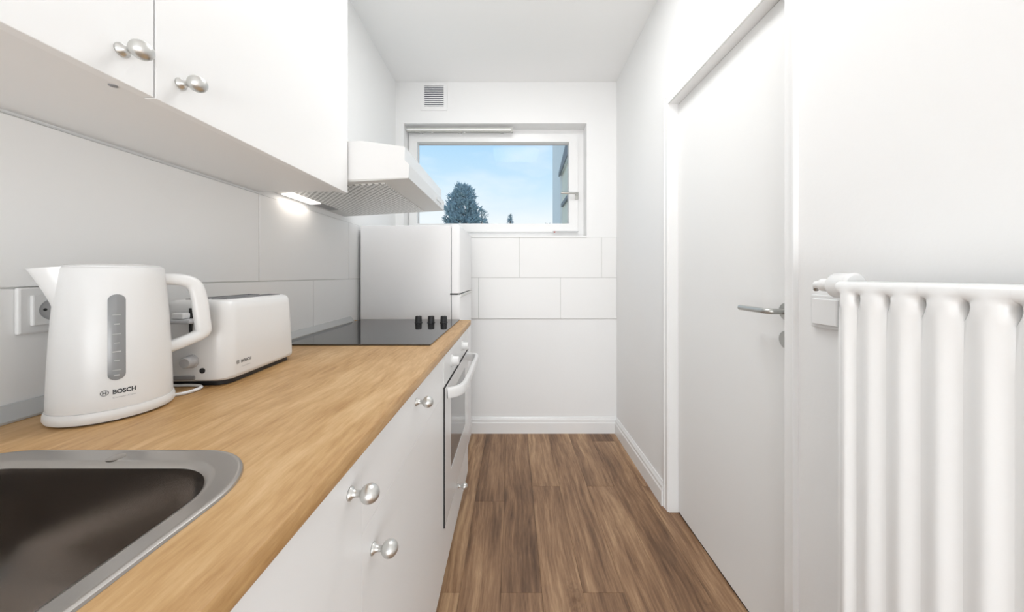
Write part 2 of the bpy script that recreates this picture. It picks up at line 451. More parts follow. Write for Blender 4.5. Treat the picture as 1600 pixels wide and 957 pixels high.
kr = obj('key_rosette', lathe([(0, 0), (.026, 0), (.026, .006), (.024, .008), (0, .008)], (XD, hy, .969), '-X'), 'handle', d1, smooth=True)
obj('keyhole', box(XD-.0085, XD-.0075, hy-.003, hy+.003, .958, .978), 'dark', kr)

# ------------------------------------------------------------------ window
YF = 2.50
w1 = thing('window_1', 'white framed window with view of sky and conifer', None, (-.13, YF, NZ0), kind='structure')
GX0, GX1, GZ0, GZ1 = -.730, .431, 1.550, 2.172
FX0, FX1, FZ0, FZ1 = NX0, NX1, NZ0, NZ1
def frame(bm, ox0, ox1, oz0, oz1, ix0, ix1, iz0, iz1, y0, y1):
    bx(bm, ox0, ix0, y0, y1, oz0, oz1); bx(bm, ix1, ox1, y0, y1, oz0, oz1)
    bx(bm, ix0, ix1, y0, y1, oz0, iz0); bx(bm, ix0, ix1, y0, y1, iz1, oz1)
    return bm
obj('outer_frame', frame(bmesh.new(), FX0, FX1, FZ0, FZ1, GX0-.045, GX1+.052, GZ0-.05, GZ1+.045, YF+.005, YF+.07), 'gloss', w1)
sa = obj('sash', frame(bmesh.new(), GX0-.058, GX1+.066, GZ0-.062, GZ1+.06, GX0, GX1, GZ0, GZ1, YF-.013, YF+.05), 'gloss', w1)
bm = frame(bmesh.new(), GX0-.001, GX1+.001, GZ0-.001, GZ1+.001, GX0+.006, GX1-.005, GZ0+.003, GZ1-.008, YF+.03, YF+.036)
obj('glazing_seal', bm, 'midgrey', sa)
obj('pane', box(GX0-.005, GX1+.005, YF+.036, YF+.042, GZ0-.005, GZ1+.005), 'glass', w1)
hx, hzz = .487, 1.768
obj('handle_plate', box(hx-.012, hx+.014, YF-.021, YF-.012, hzz-.036, hzz+.022, bev=.003), 'handle', w1)
path = catmull([(hx, YF-.02, hzz), (hx, YF-.045, hzz), (hx-.012, YF-.056, hzz+.002), (hx-.04, YF-.058, hzz+.003), (hx-.125, YF-.058, hzz+.004)], 5)
obj('handle', sweep(path, .008, .009, seg=12), 'handle', w1, smooth=True)
obj('sill_board', box(NX0, NX1, YB-.004, YF+.01, NZ0-.001, NZ0+.012, bev=.002), 'gloss', w1)
obj('latch', box(.305, .5, YF-.018, YF-.012, GZ0-.066, GZ0-.058), 'midgrey', w1)
obj('latch_mark', box(.312, .324, YF-.022, YF-.013, GZ0-.07, GZ0-.06), 'red', w1)

# ------------------------------------------------------------------ outside
ground = struct('ground', box(-90, 90, 3.2, 140, -3.3, -3.0), 'ground', label='open ground outside the window')
nb = thing('building_wing', 'grey rendered building wing seen at the right of the window', 'building', (.95, 3.7, -3))
bm = bmesh.new(); bx(bm, .545, 1.6, 2.75, 4.45, -3, 7)
bm = boolean_cut(bm, [box(.4, .575, 2.85, 3.76, .6, 2.32)])
obj('wall', bm, 'render', nb)
obj('niche_panel', box(.570, .5749, 2.8505, 3.7595, .6005, 2.3195), 'beige', nb)
obj('sill', box(.548, .572, 2.8505, 3.70, 1.925, 1.965), 'slate', nb)
obj('lintel', prism([(2.82, 2.36), (3.80, 2.30), (3.80, 2.34), (2.82, 2.62)], 'X', .534, .55), 'slate', nb)

def conifer(name, label, x, y, ztop, zbase, half, seed, dens, m, spire=False):
    rnd = random.Random(seed)
    t = thing(name, label, 'tree', (x, y, zbase), group='conifers outside')
    obj('trunk', lathe([(.22, 0), (.16, (ztop-zbase)*.5), (.03, (ztop-zbase)*.97)], (x, y, zbase), 'Z', 10), 'bark', t, smooth=True)
    bm = bmesh.new(); Ht = ztop-zbase
    def tuft(p, d, ln, wd):
        d = d.normalized(); a = d.orthogonal().normalized(); ang = rnd.random()*PI
        a = (Matrix.Rotation(ang, 3, d) @ a); b = d.cross(a)
        tip = bm.verts.new(p+d*ln); q = [bm.verts.new(p+a*wd), bm.verts.new(p+b*wd*.9), bm.verts.new(p-a*wd), bm.verts.new(p-b*wd*.9)]
        for i in range(4): bm.faces.new((q[i], q[(i+1) % 4], tip))
    for k in range(dens):
        u = rnd.random()**.75           # 0 top .. 1 base of the crown
        z = ztop - .3 - u*Ht*.78
        R = half*(.03+3.0*u) if spire else half*(.16+1.32*u**.5)
        lev = math.sin(z*4.3+seed)*.10+1
        az = rnd.random()*2*PI
        rr = R*lev*(.25+.75*rnd.random()**.5)*(1+.22*math.sin(3*az+z*1.9+seed)+.12*math.sin(7*az-z*3.1))
        p = Vector((x+rr*math.cos(az), y+rr*math.sin(az)*.9, z+rr*.18))
        d = Vector((math.cos(az), math.sin(az), .55+.5*rnd.random()))
        for q in range(3):
            dd = d + Vector((rnd.uniform(-.7, .7), rnd.uniform(-.7, .7), rnd.uniform(-.4, .6)))
            tuft(p+Vector((rnd.uniform(-.1, .1), rnd.uniform(-.1, .1), rnd.uniform(-.1, .1))), dd, rnd.uniform(.22, .5)*half/2, rnd.uniform(.05, .1)*half/2)
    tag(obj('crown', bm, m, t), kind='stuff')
    return t
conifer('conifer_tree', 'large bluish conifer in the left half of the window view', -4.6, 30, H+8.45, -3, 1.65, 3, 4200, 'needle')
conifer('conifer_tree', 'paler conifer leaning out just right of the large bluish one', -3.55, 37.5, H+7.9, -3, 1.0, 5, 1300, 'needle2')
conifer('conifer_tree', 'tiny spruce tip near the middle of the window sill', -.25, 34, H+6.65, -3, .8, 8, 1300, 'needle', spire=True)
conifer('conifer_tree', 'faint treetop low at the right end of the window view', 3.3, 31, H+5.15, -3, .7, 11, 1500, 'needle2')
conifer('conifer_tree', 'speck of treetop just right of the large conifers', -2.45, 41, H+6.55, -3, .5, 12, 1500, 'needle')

# ------------------------------------------------------------------ base units
KNOB = None
def knob_mesh():
    global KNOB
    if KNOB is None:
        prof = [(0, 0), (.0095, 0), (.0095, .0025), (.0062, .005), (.0048, .009), (.0048, .016)]
        for k in range(1, 12):
            a = -PI/2 + .35 + (PI-.35)*k/11
            prof.append((.0135*math.cos(a), .0285+.0135*math.sin(a)))
        b = lathe(prof, (0, 0, 0), 'X', 24); bmesh.ops.recalc_face_normals(b, faces=b.faces)
        KNOB = bpy.data.meshes.new('knob'); b.to_mesh(KNOB); b.free()
        for p in KNOB.polygons: p.use_smooth = True
        KNOB.materials.append(M['nickel'])
    return KNOB
def knob(parent, x, y, z):
    o = bpy.data.objects.new('knob', knob_mesh()); COL.objects.link(o); o.parent = parent
    o.location = Vector((x, y, z)) - ORG[parent]; o['label'] = 'satin metal ball knob'
    return o
XC = -.233                         # front of the doors
ZD0, ZD1 = .135, .884
def carcass(y0, y1, z0, z1, x0=-.855, x1=-.253, top=False):
    bm = bmesh.new(); t = .016
    bx(bm, x0, x1, y0, y0+t, z0, z1); bx(bm, x0, x1, y1-t, y1, z0, z1)
    bx(bm, x0, x1, y0+t, y1-t, z0, z0+t); bx(bm, x0, x0+.006, y0+t, y1-t, z0+t, z1)
    bx(bm, x1-.04, x1, y0+t, y1-t, z1-t, z1)
    if top: bx(bm, x0, x1, y0+t, y1-t, z1-t, z1)
    return bm
B0, B1, B2, B3 = -.095, .505, 1.100, 1.70
c1 = thing('base_cabinet', 'white base cabinet with single door below the sink', 'cabinet', (-.55, .2, ZD0), 'base units under the worktop')
obj('body', carcass(B0, B1, ZD0, .884), 'cabin', c1)
dr = obj('door', box(-.251, XC, B0+.0003, B1-.0003, ZD0, ZD1, bev=.0004), 'cab', c1); knob(dr, XC, .467, .8465)
c2 = thing('base_cabinet', 'white base cabinet with drawer and door between sink and oven', 'cabinet', (-.55, .8, ZD0), 'base units under the worktop')
obj('body', carcass(B1, B2, ZD0, .884), 'cabin', c2)
dw = obj('drawer', box(-.251, XC, B1+.0003, B2-.0003, .7577, ZD1, bev=.0004), 'cab', c2); knob(dw, XC, .787, .853)
dr = obj('door', box(-.251, XC, B1+.0003, B2-.0003, ZD0, .757, bev=.0004), 'cab', c2); knob(dr, XC, .543, .704)
c3 = thing('base_cabinet', 'white oven housing with low drawer under the oven', 'cabinet', (-.55, 1.4, ZD0), 'base units under the worktop')
bm = bmesh.new(); bx(bm, -.855, -.253, B2, B2+.016, ZD0, .884); bx(bm, -.855, -.253, B3-.016, B3, ZD0, .884); bx(bm, -.855, -.253, B2+.016, B3-.016, ZD0, ZD0+.016); bx(bm, -.855, -.849, B2+.016, B3-.016, ZD0+.016, .884); bx(bm, -.8, -.253, B2+.016, B3-.016, .284, .298)
obj('body', bm, 'cabin', c3)
dw = obj('drawer', box(-.251, XC, B2+.0003, B3-.001, ZD0+.003, .2995, bev=.0004), 'cab', c3); knob(dw, XC, 1.385, .262)
tag(obj('plinth_board', box(-.305, -.29, B0, B3, 0, .1345), 'cab'), 'white plinth board set back under the base cabinets', 'plinth')

# oven
ov = thing('built_in_oven', 'white built-in oven with glass door under the hob', 'oven', (-.5, 1.4, .30))
obj('body', box(-.80, -.252, B2+.019, B3-.019, .302, .875), 'midgrey', ov)
cp_ = obj('control_panel', box(-.2515, -.2315, B2+.0005, B3-.001, .7775, .883, bev=.003), 'enamel', ov)
for y in (1.235, 1.487):
    kb = obj('control_knob', lathe([(0, 0), (.022, 0), (.022, .004), (.0185, .006), (.0165, .026), (.0145, .029), (0, .029)], (-.2315, y, .835), 'X', 28), 'plastic', cp_, smooth=True)
ODY0, ODY1, ODZ0, ODZ1 = B2+.0075, B3-.006, .303, .7725
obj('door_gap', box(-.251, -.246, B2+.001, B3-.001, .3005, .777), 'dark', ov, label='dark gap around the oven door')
od = boolean_cut(box(-.2445, -.2285, ODY0, ODY1, ODZ0, ODZ1, bev=.003), [box(-.234, -.2, 1.212, 1.575, .437, .715)])
od = obj('door', od, 'enamel', ov)
bm = bx(bmesh.new(), -.2445, -.2290, B2+.0008, ODY0-.0002, ODZ0, ODZ1+.0042); bx(bm, -.2445, -.2290, ODY0-.0002, ODY1, ODZ1+.0002, ODZ1+.0042)  # dark strips added to draw the dark gap lines beside and above the door
obj('door_gap_fill', bm, 'dark', ov, label='dark strip drawing the gap beside and above the oven door')
obj('window', box(-.2335, -.2300, 1.2125, 1.5745, .4375, .7145), 'ovenglass', od, label='grey oven door glass')
hp = catmull([(-.229, 1.145, .745), (-.200, 1.158, .747), (-.180, 1.185, .750), (-.174, 1.25, .752), (-.174, 1.4, .752), (-.174, 1.55, .752), (-.180, 1.615, .750), (-.200, 1.642, .747), (-.229, 1.655, .745)], 6)
obj('handle', sweep(hp, .009, .019, seg=16, power=4), 'plastic', od, smooth=True)

# worktop with sink cut-out
SX0, SX1, SY0, SY1 = -.755, -.317, -.055, .452
prof = [(-.8505, ZW), (XW-.005, ZW), (XW-.0015, ZW-.001), (XW, ZW-.0035), (XW, ZW-.022), (XW-.001, ZW-.026), (XW-.004, ZW-.029), (XW-.008, ZW-.030), (-.8505, ZW-.030)]
bm = prism(prof, 'Y', B0-.3, 1.765)
bm = boolean_cut(bm, [prism(rrect(SX0+.014, SX1-.014, SY0+.014, SY1-.014, .09), 'Z', ZW-.1, ZW+.1)])
tag(obj('worktop', bm, 'worktop', smooth=True), 'light oak laminate worktop running from sink to hob', 'worktop')
bm = prism([(XL, ZW+.0005), (XL+.026, ZW+.0005), (XL+.026, ZW+.004), (XL+.008, ZW+.026), (XL, ZW+.026)], 'Y', B0-.3, 1.705)
tag(obj('worktop_upstand', bm, 'strip'), 'slim grey sealing profile where worktop meets the tiles', 'trim strip')

# sink
sk = thing('kitchen_sink', 'stainless steel inset sink with rounded corners', 'sink', ((SX0+SX1)/2, (SY0+SY1)/2, ZW))
def R(ins, z, r): return [(p[0], p[1], z) for p in rrect(SX0+ins, SX1-ins, SY0+ins, SY1-ins, r, 14)]
bm = bmesh.new()
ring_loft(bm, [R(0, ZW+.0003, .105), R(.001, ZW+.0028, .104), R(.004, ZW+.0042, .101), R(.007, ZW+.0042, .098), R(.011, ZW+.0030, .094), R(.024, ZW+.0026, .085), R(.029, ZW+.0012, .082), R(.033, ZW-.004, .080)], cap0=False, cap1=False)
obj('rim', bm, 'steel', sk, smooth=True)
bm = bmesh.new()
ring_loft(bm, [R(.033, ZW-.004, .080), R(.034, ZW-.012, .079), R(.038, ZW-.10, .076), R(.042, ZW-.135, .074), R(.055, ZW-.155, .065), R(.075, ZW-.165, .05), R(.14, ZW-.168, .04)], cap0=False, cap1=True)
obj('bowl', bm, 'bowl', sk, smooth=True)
dn = obj('drain', lathe([(.0, .001), (.012, .001), (.040, .003), (.043, .0015), (.043, -.004), (0, -.004)], ((SX0+SX1)/2, .2, ZW-.166), 'Z', 32), 'steel', sk, smooth=True)
obj('overflow_cap', lathe([(.009, 0), (.009, .001), (.006, .0025), (0, .003)], (-.525, .432, ZW+.0022), 'Z', 24), 'steel', sk, smooth=True)

# hob
hb = thing('ceramic_hob', 'black glass hob with three black knobs set in the worktop', 'hob', (-.55, 1.44, ZW))
obj('glass_plate', box(-.812, -.283, 1.124, 1.752, ZW+.0005, ZW+.0055, bev=.0012), 'hob', hb)
for i, x in enumerate((-.470, -.407, -.344)):
    kb = obj('knob', lathe([(0, 0), (.019, 0), (.019, .003), (.0165, .005), (.0155, .030), (.014, .033), (0, .034)], (x, 1.63, ZW+.0056), 'Z', 24), 'black', hb, smooth=True)
    obj('pointer', box(x-.0012, x+.0012, 1.617, 1.63, ZW+.0395, ZW+.0402), 'midgrey', kb)

# ------------------------------------------------------------------ fridge
FY0, FY1 = 1.787, 2.29; FXB, FXD, FXF = -.834, -.338, -.289
fr = thing('fridge_freezer', 'white free-standing fridge freezer in the corner below the window', 'fridge', (-.56, 2.04, 0))
obj('cabinet_body', box(FXB, FXD, FY0, FY1, .03, 1.430, bev=.004), 'fridge', fr)
def fdoor(name, z0, z1):
    bm = bmesh.new()
    pts = [(FXD+.004, FY0), (FXF-.012, FY0), (FXF-.005, FY0+.003), (FXF-.001, FY0+.010), (FXF, FY0+.02), (FXF, FY1-.02), (FXF-.001, FY1-.010), (FXF-.005, FY1-.003), (FXF-.012, FY1), (FXD+.004, FY1)]
    ring_loft(bm, [[(p[0], p[1], z0) for p in pts], [(p[0], p[1], z1-.012) for p in pts], [(FXD+.004+(p[0]-FXD-.004)*.95, p[1], z1-.004) for p in pts], [(FXD+.004+(p[0]-FXD-.004)*.82, p[1], z1) for p in pts]])
    return obj(name, bm, 'fridge', fr, smooth=True)
obj('door_gap_fill', box(FXD-.001, FXD+.005, FY0+.012, FY1-.012, .06, 1.42), 'grey', fr)  # grey seal between body and doors
fd = fdoor('freezer_door', 1.058, 1.434); ld = fdoor('fridge_door', .05, 1.050)
obj('grip', box(FXF-.006, FXF+.006, FY0+.02, FY1-.03, 1.035, 1.052, bev=.003), 'nickel', ld, label='silver grip strip')
obj('hinge', box(FXD-.004, FXF-.012, FY0-.004, FY0+.02, 1.0505, 1.0575), 'dark', fr)
for x in (FXB+.05, FXD-.05):
    for y in (FY0+.04, FY1-.04):
        obj('foot', lathe([(.018, 0), (.018, .01), (.01, .012), (.01, .032)], (x, y, 0), 'Z', 14), 'black', fr, smooth=True)

# ------------------------------------------------------------------ wall cabinets
ZU = 1.4335; ZT = 2.16; XU = -.5536
def wall_cab(y0, y1, ky, label):
    c = thing('wall_cabinet', label, 'cabinet', (-.7, (y0+y1)/2, ZU), 'wall cabinets')
    bm = bmesh.new(); t = .016; x0, x1 = XL-.0078, XU-.0200
    bx(bm, x0, x1, y0, y0+t, ZU+.006, ZT); bx(bm, x0, x1, y1-t, y1, ZU+.006, ZT)
    bx(bm, x0, x1, y0+t, y1-t, ZU+.006, ZU+.006+t); bx(bm, x0, x1, y0+t, y1-t, ZT-t, ZT); bx(bm, x0, x0+.005, y0+t, y1-t, ZU+.022, ZT-t)
    obj('body', bm, 'cabin', c)
    d = obj('door', box(XU-.018, XU, y0+.001, y1-.001, ZU, ZT, bev=.0012), 'cab', c); knob(d, XU, ky, 1.478)
    if ky < .5: obj('fixing_cap', lathe([(.0055, .001), (.005, -.001), (.001, -.0015)], (-.590, .482, ZU+.006), 'Z', 14), 'grey', c, smooth=True)
    return c
wall_cab(-.095, .505, .462, 'white wall cabinet above the sink')
wall_cab(.505, 1.097, .544, 'white wall cabinet above toaster, next to the extractor hood')

# ------------------------------------------------------------------ extractor hood (hung slightly nose-up)
HY0, HY1 = 1.102, 1.665; sl = .06
def hz_(x): return 1.4875 + (x+.352)*sl
hd = thing('extractor_hood', 'white slim extractor hood above the hob', 'extractor hood', (-.6, 1.38, hz_(-.85)))
XH0, XHF = XL-.0075, -.352
zb = [(XH0, hz_(XH0)+.012), (XHF, hz_(XHF)), (XHF+.003, hz_(XHF)+.045), (XHF-.012, hz_(XHF)+.060), (XHF-.012, hz_(XHF)+.105), (XHF-.16, hz_(XHF)+.125), (XH0, hz_(XH0)+.14)]
obj('housing', prism(zb, 'Y', HY0, HY1), 'enamel', hd)
def under(x0, x1, y0, y1, d0, d1):   # slab following the sloped underside
    bm = bmesh.new()
    return ring_loft(bm, [[(x0, y0, hz_(x0)+d0), (x1, y0, hz_(x1)+d0), (x1, y1, hz_(x1)+d0), (x0, y1, hz_(x0)+d0)],
                          [(x0, y0, hz_(x0)+d1), (x1, y0, hz_(x1)+d1), (x1, y1, hz_(x1)+d1), (x0, y1, hz_(x0)+d1)]])
obj('underside', under(XH0+.003, XHF-.002, HY0+.002, HY1-.002, -.0015, .008), 'hoodgrey', hd)
obj('grease_filter', under(-.79, -.445, HY0+.035, HY1-.035, -.0045, -.0016), 'filter', hd, label='grey perforated grease filter')
lp = obj('lamp_lens', under(-.842, -.800, 1.19, 1.36, -.006, -.0016), 'lens', hd, label='lit lamp lens')
obj('lamp_recess', under(-.84, -.80, 1.375, 1.50, -.003, -.0016), 'grey', hd)
d = bpy.data.lights.new('hood_lamp', 'AREA'); d.shape = 'RECTANGLE'; d.size = .04; d.size_y = .16; d.energy = .10; d.color = (1, .9, .8)
lo = bpy.data.objects.new('hood_lamp', d); COL.objects.link(lo); lo.parent = hd; lo.location = Vector((-.82, 1.275, hz_(-.82)-.008)) - ORG[hd]
obj('control_slide', box(XHF+.0005, XHF+.004, 1.50, 1.60, hz_(XHF)+.02, hz_(XHF)+.030), 'plastic', hd)

# ------------------------------------------------------------------ kettle
KC = Vector((-.719, .590, 0)); KV = Vector((.773, -.634, 0)).normalized(); KT = Vector((.634, .773, 0)).normalized()
kt = thing('electric_kettle', 'white electric kettle with grey water gauge beside the sink', 'kettle', (KC.x, KC.y, ZW))
Z1 = ZW+.2555
def kr_(z):
    u = (z-(ZW+.022))/(Z1-ZW-.022)
    return .0735 - .0115*u - .002*math.sin(PI*u)*-1
def kp(r, a, z): return Vector((KC.x, KC.y, z)) + (KV*math.cos(a)+KT*math.sin(a))*r
obj('base', lathe([(0, .002), (.069, .002), (.0745, .0035), (.0765, .008), (.0762, .015), (.0745, .0205), (.0, .0205)], (KC.x, KC.y, ZW), 'Z', 56), 'plastic', kt, smooth=True)
obj('foot_ring', lathe([(.066, 0), (.066, .0025), (0, .0025)], (KC.x, KC.y, ZW+.0002), 'Z', 40), 'grey', kt)
n = 14
prof = [(.070, .0206), (.0732, .0208)] + [(kr_(ZW+.023+(Z1-ZW-.023)*k/n), .023+(Z1-ZW-.023)*k/n) for k in range(n+1)] + [(.0605, .2575), (.058, .2585)]
obj('body', lathe(prof, (KC.x, KC.y, ZW), 'Z', 64), 'plastic', kt, smooth=True)
obj('lid', lathe([(.0575, .256), (.0575, .2600), (.054, .2625), (.030, .2645), (0, .265)], (KC.x, KC.y, ZW), 'Z', 48), 'plastic', kt, smooth=True)
# spout: wedge growing out of the body towards -KT
bm = bmesh.new(); rings = []
for k in range(11):
    t = k/10; z = Z1+.003 - t*.085
    ext = .0300*(1-t)**1.35 - .004*t
    r = kr_(z); aw = .42*(1-.35*t)
    ring = []
    for j in range(13):
        s = -1+2*j/12; a = -PI/2 + s*aw
        w = (1-abs(s)**1.6)
        ring.append(kp(r-.001+ext*w, a, z - .004*w*(1-t)))
    ring.append(kp(r-.02, -PI/2+aw*.5, z)); ring.append(kp(r-.02, -PI/2-aw*.5, z))
    rings.append(ring)
ring_loft(bm, rings)
obj('spout', bm, 'plastic', kt, smooth=True)
def ke(e_, z): return KC + KT*e_ + Vector((0, 0, z))
hp = catmull([ke(.050, 1.150), ke(.072, 1.151), ke(.093, 1.147), ke(.1045, 1.136), ke(.1105, 1.112), ke(.1140, 1.078), ke(.1165, 1.052), ke(.1165, 1.043), ke(.111, 1.036), ke(.094, 1.028), ke(.062, 1.015)], 6)
obj('handle', sweep(hp, lambda t: .0105+.0025*math.sin(PI*t), .0135, up=KV, seg=18, power=2.8), 'plastic', kt, smooth=True)
# water gauge
gz0, gz1, gw = .984, 1.127, .0098
bm = bmesh.new(); pts = []
for k in range(13): a = PI*k/12; pts.append((gw*math.cos(a), gz1-gw+gw*math.sin(a)))
for k in range(13): a = PI+PI*k/12; pts.append((gw*math.cos(a), gz0+gw+gw*math.sin(a)))
def ga(u, z, e_): r = kr_(z); return kp(r+e_, (u+.002)/r, z)
cen = [(0, p[1]) for p in pts]
ring_loft(bm, [[ga(u, z, -.002) for u, z in pts], [ga(u, z, .0006) for u, z in pts], [ga(u*.86, z, .0012) for u, z in pts], [ga(0, z, .0014) for u, z in pts]], cap0=False, cap1=False)
gg = obj('water_gauge', bm, 'gauge', kt, smooth=True, label='grey translucent water gauge')
bm = bmesh.new()
for i, z in enumerate((.991, 1.000, 1.016, 1.030, 1.045, 1.060, 1.076, 1.092)):
    wd = .0045 if i % 2 else .003
    h = .0012 if i % 3 else .0022
    q = [bm.verts.new(ga(s*wd, z+t*h, .0019)) for s, t in ((-1, 0), (1, 0), (1, 1), (-1, 1))]; bm.faces.new(q)
obj('scale_marks', bm, 'tick', gg)
# lettering on the body
vs, fs = text_points('BOSCH', .0100, .00035)
wid = max(v.x for v in vs)
bm = bmesh.new(); sc = .0262/wid
mapped(bm, vs, fs, lambda u, v: ga(u*sc-.0046, .9615+v, .0004))
evs, efs = emblem_points(.0047)
mapped(bm, evs, efs, lambda u, v: ga(u-.0130, .9650+v, .0004))
obj('lettering', bm, 'print', kt, label='dark printed word and round emblem')
vs, fs = text_points('CompactClass', .0042)
wid = max(v.x for v in vs); sc = .0255/wid
bm = bmesh.new(); mapped(bm, vs, fs, lambda u, v: ga(u*sc-.0044, .9545+v*.7, .0004))
obj('small_lettering', bm, 'thinprint', kt)
path = catmull([(-.770, .655, ZW+.012), (-.745, .672, ZW+.006), (-.715, .662, ZW+.004), (-.690, .652, ZW+.0035), (-.671, .662, ZW+.0035), (-.664, .685, ZW+.0035), (-.672, .704, ZW+.0035), (-.700, .712, ZW+.0035), (-.745, .708, ZW+.0035), (-.800, .690, ZW+.0035)], 7)
obj('power_cord', sweep(path, .0033, .0033, seg=10), 'cord', kt, smooth=True, label='white power cord')

# ------------------------------------------------------------------ toaster
ts = thing('toaster', 'white long toaster with grey lever standing between kettle and hob', 'toaster', (-.708, .835, ZW))
ORG[ts] = Vector((0, 0, 0))          # parts in local coordinates: length along Y
TW, TL, TH = .0765, .128, .188
def trr(ix, iy, r): return rrect(-TW+ix, TW-ix, -TL+iy, TL-iy, r, 8)
bm = bmesh.new()
rings = []
for z, ix, iy, r in ((.012, .004, .006, .026), (.016, .001, .001, .03), (.022, 0, 0, .032), (.10, .002, .003, .032), (.165, .0045, .006, .032), (.178, .0065, .008, .030), (.185, .011, .013, .026), (.188, .018, .02, .02)):
    rings.append([(p[0], p[1], z) for p in trr(ix, iy, r)])
ring_loft(bm, rings)
bm = boolean_cut(bm, [box(-.043, -.013, -.085, .100, .06, .3), box(.013, .043, -.085, .100, .06, .3)])
obj('body', bm, 'plastic', ts, smooth=True)
for x in (-.028, .028):
    b = bmesh.new(); frame(b, x-.0165, x+.0165, -.0865, .1015, x-.0145, x+.0145, -.0845, .0995, 0, 1)
    for v in b.verts: v.co = Vector((v.co.x, v.co.z, .1875 + v.co.y*.0022))
    obj('slot_frame', b, 'grey', ts)
    obj('slot_floor', box(x-.0145, x+.0145, -.0845, .0995, .075, .08), 'dark', ts)
obj('base', prism(trr(.010, .012, .024), 'Z', .0005, .0125), 'black', ts)
obj('lever_slot', box(-.0025, .0025, -TL+.0012, -TL+.006, .108, .172), 'dark', ts)
lv = obj('lever', box(-.024, .022, -TL-.026, -TL+.001, .141, .150, bev=.003), 'midgrey', ts, label='grey push-down lever')
obj('lever_cap', box(-.022, .002, -TL-.018, -TL+.001, .150, .163, bev=.003), 'plastic', lv)
dl = obj('browning_dial', lathe([(0, 0), (.0145, 0), (.0145, .004), (.0125, .006), (.0115, .018), (.010, .020), (0, .020)], (.004, -TL+.003, .057), '-Y', 28), 'midgrey', ts, smooth=True)
obj('stop_button', lathe([(0, 0), (.006, 0), (.006, .003), (0, .0035)], (.026, -TL+.003, .036), '-Y', 20), 'black', ts, smooth=True)
obj('crumb_tray', box(-.034, .012, -TL-.002, -TL+.012, .017, .026, bev=.002), 'grey', ts)
vs, fs = text_points('BOSCH', .0095, .0002); wid = max(v.x for v in vs)
bm = bmesh.new(); sc = .031/wid
def tm(u, v): return (TW+.0003-.0022*v/.09, -TL+.041+u, .0425+v)
mapped(bm, vs, fs, lambda u, v: tm(u*sc, v)); evs, efs = emblem_points(.0045)
mapped(bm, evs, efs, lambda u, v: tm(u-.0095, v+.0035))
obj('lettering', bm, 'print', ts, label='dark printed word and round emblem')
vs, fs = text_points('CompactClass', .004); wid = max(v.x for v in vs); sc2 = .027/wid
bm = bmesh.new(); mapped(bm, vs, fs, lambda u, v: tm(u*sc2+.001, v*.8-.010))
obj('small_lettering', bm, 'thinprint', ts)
ts.rotation_euler = (0, 0, math.radians(3.5))

# ------------------------------------------------------------------ wall socket behind the kettle
so = thing('wall_socket', 'white wall socket on the tiles partly hidden by the kettle', 'socket', (XL, .597, 1.097))
sy, sz = .597, 1.097
obj('frame', box(XL+.0002, XL+.009, sy-.0405, sy+.0405, sz-.0405, sz+.0405, bev=.003), 'plastic', so)
ins = boolean_cut(box(XL+.008, XL+.014, sy-.027, sy+.027, sz-.027, sz+.027, bev=.002), [lathe([(.0195, -.004), (.0195, .03)], (XL+.0105, sy, sz), 'X', 32)])
ip = obj('insert', ins, 'plastic', so)
obj('contact_well', lathe([(.0193, 0), (.0193, .0016), (0, .0016)], (XL+.009, sy, sz), 'X', 32), 'midgrey', ip)
for dy in (-.0095, .0095): obj('pin_hole', lathe([(.0025, 0), (.0025, .0022), (0, .0022)], (XL+.009, sy+dy, sz), 'X', 12), 'dark', ip)

# ------------------------------------------------------------------ light switch by the radiator
sw = thing('light_switch', 'white light switch on the wall between door and radiator', 'switch', (XR, .785, 1.070))
sy, sz = .785, 1.070
obj('frame', box(XR-.010, XR-.0002, sy-.0405, sy+.0405, sz-.0405, sz+.0405, bev=.003), 'plastic', sw)
obj('rocker', box(XR-.0155, XR-.009, sy-.0315, sy+.0315, sz-.0315, sz+.0315, bev=.002), 'gloss', sw)

# ------------------------------------------------------------------ radiator
RX0, RX1, RZ0, RZ1, RP = .648, .728, .20, 1.1465, .049
ra = thing('radiator', 'white column radiator on the right wall beside the door', 'radiator', (.69, .3, RZ0))
def section_mesh():
    bm = bmesh.new(); NY = 14; hw = RP/2
    zs = [(RZ1, .012, 0), (RZ1-.0012, .006, 0), (RZ1-.004, .002, 0), (RZ1-.008, 0, 0), (RZ1-.018, 0, .001), (RZ1-.023, 0, .006), (RZ1-.028, 0, .0205), (RZ1-.034, 0, .024), (RZ1-.042, 0, .0185), (RZ1-.055, 0, .0080), (RZ1-.12, 0, .0062)]
    zs += [((RZ0+RZ1)/2, 0, .006)]
    zs += [(RZ0+RZ1-z, a, g) for z, a, g in reversed(zs[:-1])]
    rings = []
    for z, ins, g in zs:
        ring = []
        for j in range(NY+1):
            s = -1+2*j/NY
            dep = g*abs(s)**4 if g > .012 else g*(1-math.cos(PI*abs(s)))/2*.9+g*.1*abs(s)
            ring.append((RX0+ins+dep, s*hw*.998, z))
        for j in range(NY, -1, -1):
            s = -1+2*j/NY
            dep = g*abs(s)**4 if g > .012 else g*(1-math.cos(PI*abs(s)))/2
            ring.append((RX1-ins*.3-dep*.8, s*hw*.998, z))
        rings.append(ring)
    ring_loft(bm, rings)
    bmesh.ops.recalc_face_normals(bm, faces=bm.faces)
    bmesh.ops.translate(bm, verts=bm.verts, vec=-ORG[ra]+Vector((0, .3, 0)))
    me = bpy.data.meshes.new('section'); bm.to_mesh(me); bm.free()
    for p in me.polygons: p.use_smooth = True
    me.set_sharp_from_angle(angle=math.radians(50))
    me.materials.append(M['gloss']); return me
sm = section_mesh()
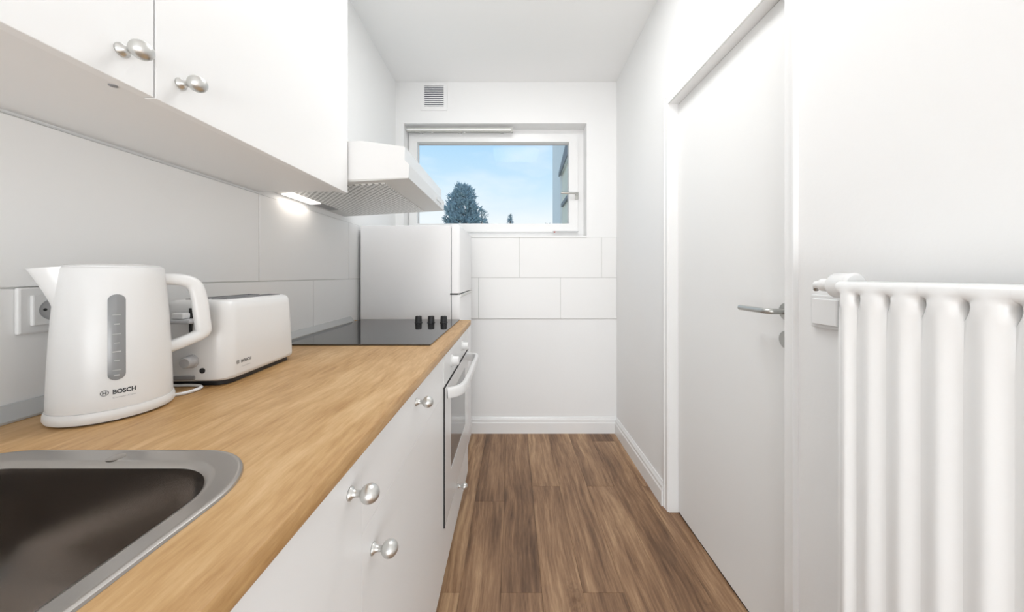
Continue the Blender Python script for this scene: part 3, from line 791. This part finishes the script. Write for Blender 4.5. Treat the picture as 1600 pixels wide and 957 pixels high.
for k in range(14):
    o = bpy.data.objects.new('section', sm); COL.objects.link(o); o.parent = ra
    o.location = (0, (.670-RP/2-k*RP) - .3, 0)
    if k == 0: o.scale = (1, .72, 1); o.location.y = .621+RP*.36-.3
hubz = 1.137
obj('valve_collar', lathe([(0, 0), (.022, 0), (.0265, .004), (.0265, .038), (.022, .044), (.013, .044), (.013, .06), (0, .06)], (.690, .655, hubz), 'Y', 32), 'gloss', ra, smooth=True)
obj('valve_body', lathe([(.012, 0), (.014, .003), (.014, .016), (.0085, .020), (.0085, .032), (0, .032)], (.692, .712, hubz), 'Y', 20), 'gloss', ra, smooth=True)
obj('valve_stem', sweep([Vector((.692, .742, hubz)), Vector((.699, .752, hubz-.003)), Vector((.704, .757, hubz-.012))], .0055, .0055, seg=10), 'handle', ra, smooth=True)
obj('pipe', sweep([Vector((.694, .728, hubz)), Vector((.72, .728, hubz-.004)), Vector((.7625, .728, hubz-.004))], .008, .008, seg=12), 'gloss', ra, smooth=True)
for y in (.55, .1):
    for z in (.35, 1.0): obj('wall_bracket', box(RX1-.03, XR-.0003, y-.012, y+.012, z-.012, z+.012), 'gloss', ra)

# ------------------------------------------------------------------ vent and curtain rail
vt = thing('ventilation_grille', 'small square white ventilation grille high on the end wall', 'vent', (-.577, YB, 2.38))
VX0, VX1, VZ0, VZ1 = -.676, -.478, 2.365, 2.562
yv = YB+.008
obj('frame', frame(bmesh.new(), VX0, VX1, VZ0, VZ1, -.647, -.505, 2.392, 2.544, yv-.008, yv-.0003), 'wall', vt)
obj('backing', box(-.648, -.504, yv-.0012, yv-.0004, 2.391, 2.545), 'slate', vt)
for k in range(10):
    z = 2.394+.0152*k
    obj('slat', prism([(yv-.0085, z), (yv-.0015, z+.007), (yv-.0015, z+.0085), (yv-.0085, z+.0075)], 'X', -.647, -.505), 'gloss', vt)
rl = thing('curtain_rail', 'thin white curtain rail along the top of the window niche', 'curtain rail', (-.39, YB+.03, 2.225))
bm = bmesh.new(); ry = YB+.05
bx(bm, -.789, .0, ry-.011, ry-.008, 2.226, 2.255); bx(bm, -.789, .0, ry+.008, ry+.011, 2.226, 2.255); bx(bm, -.789, .0, ry-.008, ry+.008, 2.251, 2.255)
obj('track', bm, 'rail', rl)
obj('track_lip', box(-.789, -.002, ry-.0135, ry-.0112, 2.235, 2.246), 'wall', rl)
for x in (-.7, -.4, -.08): obj('bracket', box(x-.010, x+.010, ry+.0111, YF+.006, 2.236, 2.250), 'gloss', rl)
for x in (-.60, -.36): obj('runner', box(x-.006, x+.006, ry-.005, ry+.005, 2.220, 2.240), 'plastic', rl)
obj('end_stop', box(-.010, .002, ry-.0145, ry+.012, 2.223, 2.2555), 'rail', rl)

# ------------------------------------------------------------------ unseen flat lamp added above the frame to even out the room light
cl = thing('ceiling_fill_lamp', 'flat white square lamp added out of view to light the room', 'lamp', (.04, 1.2, 2.59))
obj('housing', box(-.24, .32, .92, 1.48, 2.604, 2.6170, bev=.006), 'plastic', cl)
obj('diffuser', box(-.23, .31, .93, 1.47, 2.592, 2.6045, bev=.005), 'lens', cl, label='opal diffuser')
d = bpy.data.lights.new('ceiling_fill_light', 'AREA'); d.shape = 'RECTANGLE'; d.size = .52; d.size_y = .52; d.energy = 9; d.color = (.975, .99, 1)
lo = bpy.data.objects.new('ceiling_fill_light', d); COL.objects.link(lo); lo.parent = cl; lo.location = (0, 0, -.001)
